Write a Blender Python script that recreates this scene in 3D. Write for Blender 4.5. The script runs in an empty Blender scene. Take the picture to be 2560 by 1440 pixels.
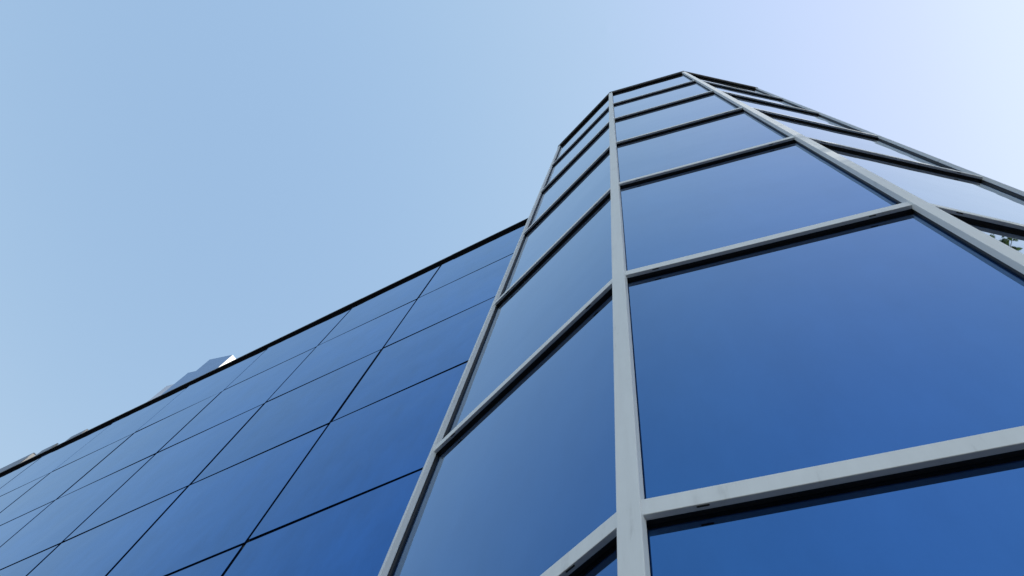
import bpy, bmesh, math, random
from mathutils import Vector, Matrix

scene = bpy.context.scene
# ------------------------------------------------------------------ camera
S = 2.5                      # metres per survey unit
EYE = 1.6                    # camera height above ground
cam_d = bpy.data.cameras.new('camera')
cam_d.sensor_width = 36.0
cam_d.lens = 29.105
cam_d.clip_start = 0.05
cam_d.clip_end = 3000.0
cam = bpy.data.objects.new('camera', cam_d)
scene.collection.objects.link(cam)
R_ = Vector((0.93796485, -0.32899902, 0.10946046))
U_ = Vector((-0.34673037, -0.88999853, 0.29610922))
F_ = Vector((0.0, 0.3156933, 0.94886128))
M = Matrix((( R_.x, U_.x, -F_.x, 0), (R_.y, U_.y, -F_.y, 0), (R_.z, U_.z, -F_.z, EYE), (0, 0, 0, 1)))
cam.matrix_world = M
scene.camera = cam

# ------------------------------------------------------------------ sky and sun
SUN_AZ = math.radians(-33.0)     # measured from +x towards +y
SUN_EL = math.radians(42.0)
world = bpy.data.worlds.new('World'); scene.world = world
world.use_nodes = True
wn = world.node_tree; wn.nodes.clear()
sky = wn.nodes.new('ShaderNodeTexSky'); sky.sky_type = 'NISHITA'
sky.sun_disc = False
sky.sun_elevation = SUN_EL
sky.sun_rotation = math.pi/2 - SUN_AZ
sky.altitude = 0; sky.air_density = 2.0; sky.dust_density = 0.5; sky.ozone_density = 0.0
bg = wn.nodes.new('ShaderNodeBackground'); bg.inputs['Strength'].default_value = 0.15
wo = wn.nodes.new('ShaderNodeOutputWorld')
# thin summer haze: bright parts of the clear-sky model are softened towards pale lavender
k1 = wn.nodes.new('ShaderNodeVectorMath'); k1.operation = 'SCALE'; k1.inputs['Scale'].default_value = 0.2540
k2 = wn.nodes.new('ShaderNodeVectorMath'); k2.operation = 'SCALE'; k2.inputs['Scale'].default_value = 1/0.2540*2.0
k1.inputs['Scale'].default_value = 0.2540*0.5
cv = wn.nodes.new('ShaderNodeRGBCurve')
def curve(i, pts):
    c = cv.mapping.curves[i]
    c.points[0].location = (0, 0); c.points[1].location = (1, pts[-1][1]/2)
    for x, y in pts[:-1]: c.points.new(x/2, y/2)
curve(0, [(0.20, 0.20), (0.33, 0.328), (0.42, 0.445), (0.62, 0.65), (0.80, 0.76), (2.0, 1.05)])
curve(1, [(0.30, 0.30), (0.50, 0.505), (0.61, 0.605), (0.70, 0.665), (0.85, 0.76), (1.0, 0.86), (2.0, 1.15)])
curve(2, [(0.50, 0.50), (0.74, 0.75), (0.90, 0.83), (1.10, 0.98), (1.3, 1.05), (2.0, 1.25)])
cv.mapping.update()
wn.links.new(sky.outputs[0], k1.inputs[0]); wn.links.new(k1.outputs[0], cv.inputs['Color'])
wn.links.new(cv.outputs[0], k2.inputs[0]); wn.links.new(k2.outputs[0], bg.inputs[0])
wn.links.new(bg.outputs[0], wo.inputs[0])
sl = bpy.data.lights.new('sun', 'SUN'); sl.energy = 3.5; sl.angle = math.radians(0.5); sl.color = (1.0, 0.94, 0.85)
so = bpy.data.objects.new('sun', sl); scene.collection.objects.link(so)
sdir = Vector((math.cos(SUN_AZ)*math.cos(SUN_EL), math.sin(SUN_AZ)*math.cos(SUN_EL), math.sin(SUN_EL)))
so.rotation_euler = sdir.to_track_quat('Z', 'Y').to_euler()
scene.view_settings.view_transform = 'Standard'
scene.view_settings.look = 'None'
scene.view_settings.gamma = 1.0
scene.view_settings.exposure = 0.76
scene.render.engine = 'CYCLES'

rnd = random.Random(7)

# ------------------------------------------------------------------ helpers
def link(o, parent=None):
    scene.collection.objects.link(o)
    if parent: o.parent = parent
    return o
def tag(o, label=None, cat=None, group=None, kind=None):
    if label: o['label'] = label
    if cat: o['category'] = cat
    if group: o['group'] = group
    if kind: o['kind'] = kind
    return o
def empty(name, loc=(0, 0, 0)):
    o = bpy.data.objects.new(name, None); o.empty_display_size = 0.3
    link(o); o.location = loc
    return o
def W(x, y, z): return Vector((x*S, y*S, z*S + EYE))   # survey unit -> world

class MB:
    def __init__(self): self.v = []; self.f = []; self.m = []
    def prism(self, plan, z0, z1, mi=0):
        """plan: list of (x, y) in metres, counter-clockwise; z in metres"""
        b = len(self.v); n = len(plan)
        for x, y in plan: self.v.append((x, y, z0))
        for x, y in plan: self.v.append((x, y, z1))
        self.f.append([b+i for i in range(n)][::-1]); self.m.append(mi)
        self.f.append([b+n+i for i in range(n)]); self.m.append(mi)
        for i in range(n):
            j = (i+1) % n
            self.f.append([b+i, b+j, b+n+j, b+n+i]); self.m.append(mi)
        return self
    def build(self, name, mats, parent=None, bevel=0.0, smooth=False):
        me = bpy.data.meshes.new(name); me.from_pydata(self.v, [], self.f)
        if not isinstance(mats, (list, tuple)): mats = [mats]
        for m in mats: me.materials.append(m)
        for p, mi in zip(me.polygons, self.m): p.material_index = mi
        bm = bmesh.new(); bm.from_mesh(me); bmesh.ops.recalc_face_normals(bm, faces=bm.faces); bm.to_mesh(me); bm.free()
        if smooth:
            for p in me.polygons: p.use_smooth = True
        o = bpy.data.objects.new(name, me); link(o)
        if parent:
            o.parent = parent
            o.matrix_parent_inverse = parent.matrix_basis.inverted()
        if bevel > 0:
            md = o.modifiers.new('bevel', 'BEVEL'); md.width = bevel; md.segments = 2; md.limit_method = 'ANGLE'
        return o

# ------------------------------------------------------------------ materials
def mat(name):
    m = bpy.data.materials.new(name); m.use_nodes = True
    nt = m.node_tree; nt.nodes.clear()
    out = nt.nodes.new('ShaderNodeOutputMaterial'); p = nt.nodes.new('ShaderNodeBsdfPrincipled')
    nt.links.new(p.outputs[0], out.inputs[0])
    return m, nt, p
def noise(nt, scale, detail=4, rough=0.55, vec=None):
    n = nt.nodes.new('ShaderNodeTexNoise'); n.inputs['Scale'].default_value = scale
    n.inputs['Detail'].default_value = detail; n.inputs['Roughness'].default_value = rough
    if vec is not None: nt.links.new(vec, n.inputs['Vector'])
    return n
def ramp(nt, fac, stops):
    r = nt.nodes.new('ShaderNodeValToRGB'); e = r.color_ramp.elements
    while len(e) < len(stops): e.new(0.5)
    for k, (p, c) in zip(e, stops): k.position = p; k.color = (*c, 1) if len(c) == 3 else c
    nt.links.new(fac, r.inputs[0]); return r
def objvec(nt, scale):
    tc = nt.nodes.new('ShaderNodeTexCoord'); mp = nt.nodes.new('ShaderNodeMapping')
    mp.inputs['Scale'].default_value = scale
    nt.links.new(tc.outputs['Object'], mp.inputs['Vector']); return mp.outputs[0]
def bump(nt, p, h, strength, dist=0.01):
    b = nt.nodes.new('ShaderNodeBump'); b.inputs['Strength'].default_value = strength
    b.inputs['Distance'].default_value = dist
    nt.links.new(h, b.inputs['Height']); nt.links.new(b.outputs[0], p.inputs['Normal'])

def glass_mat(name, col, dirt, wav, mot, edge):
    m, nt, p = mat(name)
    p.inputs['Metallic'].default_value = 1.0
    v = objvec(nt, (1, 1, 1))
    big = noise(nt, 0.35, 2, 0.5, v)
    fine = noise(nt, 1.0, 7, 0.7, objvec(nt, (3.0, 3.0, 1.1)))
    ad = nt.nodes.new('ShaderNodeMath'); ad.operation = 'MULTIPLY_ADD'; ad.inputs[1].default_value = 0.6
    nt.links.new(fine.outputs[0], ad.inputs[0]); sc2 = nt.nodes.new('ShaderNodeMath'); sc2.operation = 'MULTIPLY'; sc2.inputs[1].default_value = 0.4
    nt.links.new(big.outputs[0], sc2.inputs[0]); nt.links.new(sc2.outputs[0], ad.inputs[2])
    c = ramp(nt, ad.outputs[0], [(0.33, tuple(x*(1-mot) for x in col)), (0.67, tuple(min(1, x*(1+mot)) for x in col))])
    oi = nt.nodes.new('ShaderNodeObjectInfo'); mr = nt.nodes.new('ShaderNodeMapRange')
    mr.inputs['To Min'].default_value = 0.94; mr.inputs['To Max'].default_value = 1.06
    nt.links.new(oi.outputs['Random'], mr.inputs['Value'])
    vs = nt.nodes.new('ShaderNodeVectorMath'); vs.operation = 'SCALE'
    nt.links.new(c.outputs[0], vs.inputs[0]); nt.links.new(mr.outputs[0], vs.inputs['Scale'])
    nt.links.new(vs.outputs[0], p.inputs['Base Color'])
    p.inputs['Specular Tint'].default_value = (*edge, 1)
    p.inputs['Roughness'].default_value = 0.02
    # rain-washed dust: a thin diffuse film, streaked down the pane
    st = noise(nt, 1.0, 6, 0.65, objvec(nt, (5, 5, 0.8)))
    sp = noise(nt, 2.2, 5, 0.6, v)
    mu = nt.nodes.new('ShaderNodeMath'); mu.operation = 'MULTIPLY'
    nt.links.new(st.outputs[0], mu.inputs[0]); nt.links.new(sp.outputs[0], mu.inputs[1])
    dr = ramp(nt, mu.outputs[0], [(0.18, (dirt*0.25,)*3), (0.45, (dirt,)*3)])
    dif = nt.nodes.new('ShaderNodeBsdfDiffuse'); dif.inputs[0].default_value = (0.42, 0.43, 0.43, 1)
    mx = nt.nodes.new('ShaderNodeMixShader')
    nt.links.new(dr.outputs[0], mx.inputs[0]); nt.links.new(p.outputs[0], mx.inputs[1]); nt.links.new(dif.outputs[0], mx.inputs[2])
    out = [n for n in nt.nodes if n.type == 'OUTPUT_MATERIAL'][0]
    nt.links.new(mx.outputs[0], out.inputs[0])
    wv = noise(nt, 1.1, 2, 0.4, v)
    bump(nt, p, wv.outputs[0], wav, 0.02)
    return m
M_GLASS = glass_mat('tinted_tower_glass', (0.046, 0.157, 0.380), 0.012, 0.20, 0.08, (0.94, 1.0, 0.98))
M_PANEL = glass_mat('tinted_facade_glass', (0.022, 0.126, 0.382), 0.014, 0.30, 0.17, (0.86, 0.98, 1.0))

def alu_mat():
    m, nt, p = mat('pale_painted_aluminium')
    v = objvec(nt, (1, 1, 1))
    a = noise(nt, 9, 6, 0.65, objvec(nt, (3, 3, 0.35)))
    b = noise(nt, 3.0, 5, 0.6, v)
    mu = nt.nodes.new('ShaderNodeMath'); mu.operation = 'MULTIPLY'
    nt.links.new(a.outputs[0], mu.inputs[0]); nt.links.new(b.outputs[0], mu.inputs[1])
    c = ramp(nt, mu.outputs[0], [(0.09, (0.60, 0.63, 0.66)), (0.17, (0.75, 0.79, 0.83)), (0.34, (0.79, 0.835, 0.88))])
    nt.links.new(c.outputs[0], p.inputs['Base Color'])
    p.inputs['Metallic'].default_value = 0.0
    p.inputs['Specular IOR Level'].default_value = 0.15
    r = ramp(nt, b.outputs[0], [(0.3, (0.38,)*3), (0.7, (0.52,)*3)])
    nt.links.new(r.outputs[0], p.inputs['Roughness'])
    bump(nt, p, a.outputs[0], 0.12, 0.002)
    return m
M_ALU = alu_mat()
def plain(name, col, rough=0.6, metal=0.0, var=0.15, sc=6):
    m, nt, p = mat(name)
    n = noise(nt, sc, 5, 0.6, objvec(nt, (1, 1, 1)))
    c = ramp(nt, n.outputs[0], [(0.3, tuple(x*(1-var) for x in col)), (0.7, tuple(min(1, x*(1+var)) for x in col))])
    nt.links.new(c.outputs[0], p.inputs['Base Color'])
    p.inputs['Roughness'].default_value = rough; p.inputs['Metallic'].default_value = metal
    return m
M_SOFFIT = plain('dark_bronze_metal', (0.022, 0.021, 0.018), 0.5)
M_TRIM = plain('brown_grey_metal', (0.13, 0.115, 0.095), 0.5)
M_GASKET = plain('black_rubber', (0.006, 0.007, 0.010), 0.6)
M_COPING = plain('black_coping_metal', (0.012, 0.011, 0.010), 0.55, 0, 0.4, 14)
M_BACK = plain('dark_backing', (0.004, 0.007, 0.014), 0.8)
M_ROOF = plain('grey_roof_felt', (0.16, 0.16, 0.16), 0.9)
M_SHAFT = plain('blue_grey_metal_cladding', (0.20, 0.32, 0.52), 0.3, 0.6, 0.06, 2)
M_SHAFTP = plain('pale_lilac_metal_cladding', (0.62, 0.66, 0.78), 0.45, 0.3, 0.06, 2)
M_SUNWHITE = plain('white_sunlit_metal', (0.80, 0.80, 0.78), 0.5, 0, 0.03)  # lit end of the tallest shaft: sunlight is put into the white
M_CABIN = plain('dull_blue_grey_metal', (0.16, 0.21, 0.30), 0.5, 0.3, 0.06, 2)
M_BEIGE = plain('beige_painted_metal', (0.22, 0.22, 0.22), 0.6, 0, 0.05)
M_CONC = plain('concrete', (0.25, 0.24, 0.22), 0.85)
M_ASPH = plain('asphalt', (0.024, 0.024, 0.026), 0.9, 0, 0.25, 12)
M_PAVE = plain('dark_paving', (0.030, 0.029, 0.028), 0.85, 0, 0.25, 4)

# ------------------------------------------------------------------ ground
g = MB(); g.v = [(-900, -900, 0), (900, -900, 0), (900, 900, 0), (-900, 900, 0)]; g.f = [[0, 1, 2, 3]]; g.m = [0]
tag(g.build('ground', M_ASPH), kind='structure')
g = MB(); g.prism([(-34, -8), (14, -14), (20, 6), (-20, 30)], 0.004, 0.12)
tag(g.build('pavement', M_PAVE), kind='structure')

# ------------------------------------------------------------------ plan of the tower (survey units)
SIDE = 0.6535
QA = Vector((-0.0484, 1.0887)); QB = Vector((0.2163, 0.4891)); QC = Vector((0.7470, 0.1081)); QD = Vector((1.3931, 0.0243))
def step(p, deg, d=1): return p + Vector((math.cos(math.radians(deg)), math.sin(math.radians(deg))))*SIDE*d
QZ = step(QA, -96.0, -1)                       # corner where the facade meets the tower
QE = step(QD, 22.6); QF = step(QE, 52.6); QG = step(QF, 82.6); QH = step(QG, 112.6); QI = step(QH, 142.6)
POLY = [QZ, QA, QB, QC, QD, QE, QF, QG, QH, QI]   # walked with the inside on the left
NV = len(POLY)
def offset(poly, d):
    """corners moved outward by d (open chain)"""
    out = []
    nrm = []
    for i in range(len(poly)-1):
        e = (poly[i+1]-poly[i]).normalized(); nrm.append(Vector((e.y, -e.x)))
    for i, p in enumerate(poly):
        if i == 0: out.append(p + nrm[0]*d)
        elif i == len(poly)-1: out.append(p + nrm[-1]*d)
        else:
            b = (nrm[i-1]+nrm[i]).normalized(); out.append(p + b*(d/b.dot(nrm[i])))
    return out, nrm
ZT = [6.3701, 5.2726, 4.1171, 2.9695, 1.8081, 0.8359, -0.31]   # transom undersides, top to bottom
TH = 0.033                                                     # transom height
Z_SOFF = 7.560
Z_GND = -EYE/S
GL = -0.0150                                                   # glass plane behind transom fronts

tower = empty('glass_stair_tower', (W(1.19, 1.29, 0).x, W(1.19, 1.29, 0).y, 0))
tag(tower, 'many-sided blue mirror glass tower with pale metal frames at the corner of the building', 'tower')
P_front, NRM = offset(POLY, 0.0)
P_gask, _ = offset(POLY, -0.0085)
P_glass, _ = offset(POLY, GL)
P_back, _ = offset(POLY, GL-0.03)
P_core, _ = offset(POLY, GL-0.012)

def m2(p): return (p.x*S, p.y*S)
def zz(z): return z*S + EYE
def strip(a0, a1, b0, b1, inset):
    """plan quad between edge a (outer) and b (inner), pulled in at both ends by inset"""
    e = (a1-a0).normalized()*inset
    return [m2(a0+e), m2(a1-e), m2(b1-e), m2(b0+e)]

bounds = [Z_SOFF] + ZT + [Z_GND+0.06]
for i in range(NV-1):
    # panes
    for r in range(len(bounds)-1):
        top = bounds[r] if r == 0 else bounds[r]+0.004
        bot = bounds[r+1]+TH-0.004 if r < len(bounds)-2 else bounds[r+1]
        b = MB(); b.prism(strip(P_glass[i], P_glass[i+1], P_core[i], P_core[i+1], 0.004), zz(bot), zz(top))
        pane = b.build('window_pane', M_GLASS, tower)
        # each pane sits very slightly out of true
        if r < 7:
            pass
    # transoms
    for k, z in enumerate(ZT):
        b = MB()
        b.prism(strip(P_front[i], P_front[i+1], P_gask[i], P_gask[i+1], 0.0150), zz(z), zz(z+TH), 0)
        b.prism(strip(P_gask[i]-NRM[i]*0.0004, P_gask[i+1]-NRM[i]*0.0004, P_glass[i]-NRM[i]*0.001, P_glass[i+1]-NRM[i]*0.001, 0.012), zz(z+0.0012), zz(z+TH-0.003), 1)
        # drain slots on the underside
        e = (P_front[i+1]-P_front[i]); L = e.length; e.normalize()
        for f in (0.13, 0.85):
            c = P_front[i] + e*(L*f) - NRM[i]*0.0028
            h = 0.0075; w = 0.0012
            b.prism([m2(c-e*h+NRM[i]*w), m2(c+e*h+NRM[i]*w), m2(c+e*h-NRM[i]*w), m2(c-e*h-NRM[i]*w)], zz(z)-0.003, zz(z)+0.002, 1)
        b.build('transom', [M_ALU, M_GASKET], tower, bevel=0.0025)
# mullions at the corners
for i in range(NV):
    if i == 0: bis = NRM[0]
    elif i == NV-1: bis = NRM[-1]
    else: bis = (NRM[i-1]+NRM[i]).normalized()
    side = Vector((-bis.y, bis.x))
    c = POLY[i] + bis*(0.0005)
    def rect(w, d0, d1): return [m2(c+side*(-w)+bis*d0), m2(c+side*w+bis*d0), m2(c+side*w+bis*d1), m2(c-side*w+bis*d1)]
    seam = 3.30 + 0.03*((i*5) % 3)
    for z0, z1 in ((Z_GND+0.0, seam-0.0012), (seam+0.0012, Z_SOFF)):
        b = MB(); b.prism(rect(0.0160, 0.0, -0.0135), zz(z0), zz(z1)); 
        b.build('mullion', M_ALU, tower, bevel=0.003)
    b = MB(); b.prism(rect(0.0130, -0.0139, -0.030), zz(Z_GND), zz(Z_SOFF))
    b.build('gasket', M_GASKET, tower)
# closed back of the tower, inner lining, roof and coping
full = P_back
b = MB(); b.prism([m2(p) for p in full], zz(Z_GND), zz(Z_SOFF+0.05)); b.build('core', M_BACK, tower)
P_c1, _ = offset(POLY, 0.0065); P_c2, _ = offset(POLY, -0.05)
b = MB(); b.prism([m2(p) for p in P_c1], zz(Z_SOFF), zz(Z_SOFF+0.022)); b.build('coping', M_SOFFIT, tower, bevel=0.003)
P_c3, _ = offset(POLY, 0.003)
for i in range(NV-1):
    b = MB(); b.prism(strip(P_c3[i], P_c3[i+1], P_gask[i], P_gask[i+1], 0.016), zz(Z_SOFF-0.036), zz(Z_SOFF)-0.002)
    b.build('head_trim', M_TRIM, tower, bevel=0.002)
b = MB(); b.prism([m2(p) for p in offset(POLY, 0.02)[0]], 0.12, 0.12+0.15); b.build('plinth', M_CONC, tower)

# ------------------------------------------------------------------ glass building to the left
PH = math.radians(-46.65)
T = Vector((math.cos(PH), math.sin(PH))); N = Vector((-math.sin(PH), math.cos(PH)))
D0 = 1.2085
def tn(t, n): v = T*t + N*n; return (v.x*S, v.y*S)
bld = empty('glass_office_building', (*tn(-6, 2.5), 0))
tag(bld, 'long office block of flush dark blue glass panels with thin black joints', 'building')
TJ = [-1.262] + [-2.307-1.0082*i for i in range(12)]
ZJ = [7.570, 6.415, 5.276, 4.126, 2.967, 1.808, 0.66, -0.52]
gap = 0.0125
for c in range(len(TJ)-1):
    for r in range(len(ZJ)-1):
        b = MB()
        j = rnd.uniform(-1, 1)*0.0025
        b.prism([tn(TJ[c+1]+gap, D0+j), tn(TJ[c]-gap, D0-j), tn(TJ[c]-gap, D0+0.010), tn(TJ[c+1]+gap, D0+0.010)], zz(ZJ[r+1]+gap), zz(ZJ[r]-gap))
        b.build('glass_panel', M_PANEL, bld, bevel=0.0015)
b = MB(); b.prism([tn(TJ[-1], D0+0.014), tn(-1.25, D0+0.014), tn(-0.2, D0+0.6), tn(-0.2, D0+6), tn(TJ[-1], D0+6)], 0.1, zz(7.50)); b.build('backing_wall', M_BACK, bld)
b = MB(); b.prism([tn(TJ[-1], D0+0.10), tn(-1.25, D0+0.10), tn(-0.3, D0+0.7), tn(-0.3, D0+5.9), tn(TJ[-1]+.1, D0+5.9)], zz(7.50)+0.004, zz(7.52)); b.build('roof', M_ROOF, bld)
b = MB(); b.prism([tn(TJ[-1], D0-0.002), tn(-1.25, D0-0.002), tn(-1.25, D0+0.05), tn(TJ[-1], D0+0.05)], zz(Z_GND+0.02), zz(-0.525)); b.build('plinth', M_CONC, bld)
# black coping in lengths, with a little unevenness
t0 = -1.23; q = 0
while t0 > TJ[-1]:
    L = [0.98, 1.02, 0.55, 1.46][q % 4]; q += 1
    t1 = t0 - L; dz = rnd.uniform(-0.0015, 0.0015); dn = rnd.uniform(-0.0012, 0.0012)
    b = MB(); b.prism([tn(t1+0.0006, D0-0.0235+dn), tn(t0-0.0006, D0-0.0235+dn), tn(t0-0.0006, D0+0.10), tn(t1+0.0006, D0+0.10)], zz(7.562+dz), zz(7.592+dz))
    b.build('roof_coping', M_COPING, bld, bevel=0.004)
    t0 = t1

# ------------------------------------------------------------------ things standing on the roof
def shaft(name, label, cat, k, H, P1, P2, P3, m_front, m_side, group, zb=7.521):
    """four-sided shaft: P1-P2 front, P2-P3 side; given in facade axes"""
    P1 = Vector(P1)*k; P2 = Vector(P2)*k; P3 = Vector(P3)*k; P4 = P1 + (P3-P2)
    root = empty(name, (*tn(*P1), zz(zb)))
    tag(root, label, cat, group)
    pl = [P1, P2, P3, P4]
    b = MB(); b.prism([tn(*p) for p in pl], zz(zb), zz(H*k)-0.03); o = b.build('casing', [m_front, m_side], root)
    # end sheet in the side colour; the white one has sunlight painted in
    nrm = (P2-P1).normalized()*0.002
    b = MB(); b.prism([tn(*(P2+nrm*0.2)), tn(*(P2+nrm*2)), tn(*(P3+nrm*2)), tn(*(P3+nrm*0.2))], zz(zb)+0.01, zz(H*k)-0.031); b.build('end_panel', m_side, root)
    c = (P1+P3)/2
    b = MB(); b.prism([tn(*(c+(p-c)*1.015)) for p in pl], zz(H*k)-0.03, zz(H*k)); b.build('cap', m_front, root)
    return root
K = 1.13
G1 = None
shaft('rooftop_shaft', 'blue-grey metal shaft with a sunlit white end, tallest above the black roof edge', 'shaft', K, 9.3, (-6.186, 1.313), (-5.869, 1.387), (-5.860, 1.451), M_SHAFT, M_SUNWHITE, G1)
shaft('rooftop_shaft', 'blue-grey metal shaft just left of the tallest white-ended one', 'shaft', K, 9.3, (-6.554, 1.344), (-6.30, 1.40), (-6.29, 1.46), M_SHAFT, M_SHAFT, G1)
shaft('rooftop_shaft', 'faint pale lilac shaft, leftmost and lowest of the three', 'shaft', K, 9.3, (-6.928, 1.377), (-6.70, 1.42), (-6.69, 1.48), M_SHAFTP, M_SHAFTP, G1)
K2 = 1.045
def lowbox(label, t0, t1, n, ne, H=7.95, name='rooftop_cabinet'):
    shaft(name, label, 'cabinet', K2, H, (t0, n), (t1, n), (t1+0.012, ne), M_CABIN, M_BEIGE, G1)
lowbox('longest low metal cabinet behind the roof edge, with a beige end, at the far left', -9.2, -7.895, 1.199, 1.232)
lowbox('short low metal cabinet behind the roof edge, next right of the longest one', -7.779, -7.548, 1.219, 1.234)
lowbox('short low metal cabinet behind the roof edge, nearest the pale lilac shaft', -7.338, -7.100, 1.222, 1.236)
lowbox('thin low rail box lying behind the roof edge towards the tower', -3.037, -2.413, 1.253, 1.262, 7.95)

# ------------------------------------------------------------------ broadleaf tree to the right (seen mirrored in the tower glass)
def leaf_mat():
    m, nt, p = mat('green_leaves')
    oi = nt.nodes.new('ShaderNodeNewGeometry')
    c = ramp(nt, oi.outputs['Random Per Island'], [(0.0, (0.035, 0.075, 0.018)), (0.6, (0.070, 0.130, 0.028)), (1.0, (0.13, 0.17, 0.035))])
    nt.links.new(c.outputs[0], p.inputs['Base Color']); p.inputs['Roughness'].default_value = 0.45
    tr = nt.nodes.new('ShaderNodeBsdfTranslucent'); nt.links.new(c.outputs[0], tr.inputs[0])
    mx = nt.nodes.new('ShaderNodeMixShader'); mx.inputs[0].default_value = 0.35
    out = [n for n in nt.nodes if n.type == 'OUTPUT_MATERIAL'][0]
    nt.links.new(p.outputs[0], mx.inputs[1]); nt.links.new(tr.outputs[0], mx.inputs[2]); nt.links.new(mx.outputs[0], out.inputs[0])
    return m
M_LEAF = leaf_mat()
M_BARK = plain('grey_brown_bark', (0.11, 0.085, 0.06), 0.9, 0, 0.35, 9)
def tube(mb, pts, rads, n=8):
    b = len(mb.v); ups = Vector((0, 0, 1))
    for i, (p, r) in enumerate(zip(pts, rads)):
        d = (pts[min(i+1, len(pts)-1)] - pts[max(i-1, 0)]).normalized()
        a = d.cross(Vector((1, 0, 0)) if abs(d.x) < 0.8 else Vector((0, 1, 0))).normalized(); c = d.cross(a)
        for k in range(n):
            t = 2*math.pi*k/n; v = p + a*(math.cos(t)*r) + c*(math.sin(t)*r); mb.v.append(tuple(v))
    for i in range(len(pts)-1):
        for k in range(n):
            mb.f.append([b+i*n+k, b+i*n+(k+1) % n, b+(i+1)*n+(k+1) % n, b+(i+1)*n+k]); mb.m.append(0)
def tree(base, C0, RR, seed):
    r = random.Random(seed)
    root = empty('broadleaf_tree', base); tag(root, 'green broadleaf tree whose leafy twigs show at the right edge in the tower glass', 'tree')
    base = Vector(base); C0 = Vector(C0)
    tr = MB()
    top = Vector((C0.x, C0.y, C0.z+0.6))
    pts = [base + (top-base)*t + Vector((0.15*math.sin(5*t), 0.12*math.sin(7*t+1), 0)) for t in [i/9 for i in range(10)]]
    tube(tr, pts, [0.24*(1-0.8*i/9) for i in range(10)], 12)
    lf = MB(); tips = []
    NB = 120
    for k in range(NB):
        s = pts[r.randint(4, 9)]
        zf = 1 - 1.8*(k+0.5)/NB; th = k*2.399963 + r.uniform(-.15, .15)
        v = Vector((math.sqrt(max(0, 1-zf*zf))*math.cos(th), math.sqrt(max(0, 1-zf*zf))*math.sin(th), zf))*(r.uniform(0.88, 0.99) if k % 3 else r.uniform(0.5, 0.8))
        e = C0 + Vector((v.x*RR[0], v.y*RR[1], v.z*RR[2]))*0.99
        mid = s.lerp(e, 0.5) + Vector((r.uniform(-.2, .2), r.uniform(-.2, .2), r.uniform(0.05, 0.35)))
        br = [s, s.lerp(mid, 0.5), mid, mid.lerp(e, 0.5), e]
        tube(tr, br, [0.065, 0.05, 0.035, 0.022, 0.008], 6)
        tips.append((mid, e))
    for mid, e in tips:
        for t in range(24):
            o = mid.lerp(e, r.uniform(0.3, 1.0))
            d = Vector((r.gauss(0, 1), r.gauss(0, 1), r.gauss(0, .8))).normalized()
            L = r.uniform(0.25, 0.7)
            q = o + d*L - Vector((0, 0, 0.06))
            c = [(q.x-C0.x)/RR[0], (q.y-C0.y)/RR[1], (q.z-C0.z)/RR[2]]
            if sum(x*x for x in c) > 1.08: continue
            tube(tr, [o, o.lerp(q, .5)+Vector((0, 0, .03)), q], [0.008, 0.005, 0.002], 4)
            for i in range(18):
                a = r.uniform(0.15, 1.05); p = o.lerp(q, a) + Vector((r.gauss(0, .03), r.gauss(0, .03), r.gauss(0, .03)))
                ax = Vector((r.gauss(0, 1), r.gauss(0, 1), r.gauss(-.5, .6))).normalized()
                sd = ax.cross(Vector((r.gauss(0, .5), r.gauss(0, .5), 1))).normalized()
                nn = ax.cross(sd); ln = r.uniform(.065, .11); w = ln*0.36
                b = len(lf.v)
                P = [p, p+ax*ln*.3+sd*w*.9+nn*w*.25, p+ax*ln*.62+sd*w*.85+nn*w*.25, p+ax*ln, p+ax*ln*.62-sd*w*.85+nn*w*.25, p+ax*ln*.3-sd*w*.9+nn*w*.25]
                lf.v += [tuple(x) for x in P]
                lf.f += [[b, b+1, b+2, b+3], [b, b+3, b+4, b+5]]; lf.m += [0, 0]
    tr.build('trunk', M_BARK, root, smooth=True)
    o = lf.build('crown', M_LEAF, root)
    return root
tree((7.7, -2.5, 0.1), (7.75, -2.55, 10.8), (3.55, 3.4, 3.5), 11)
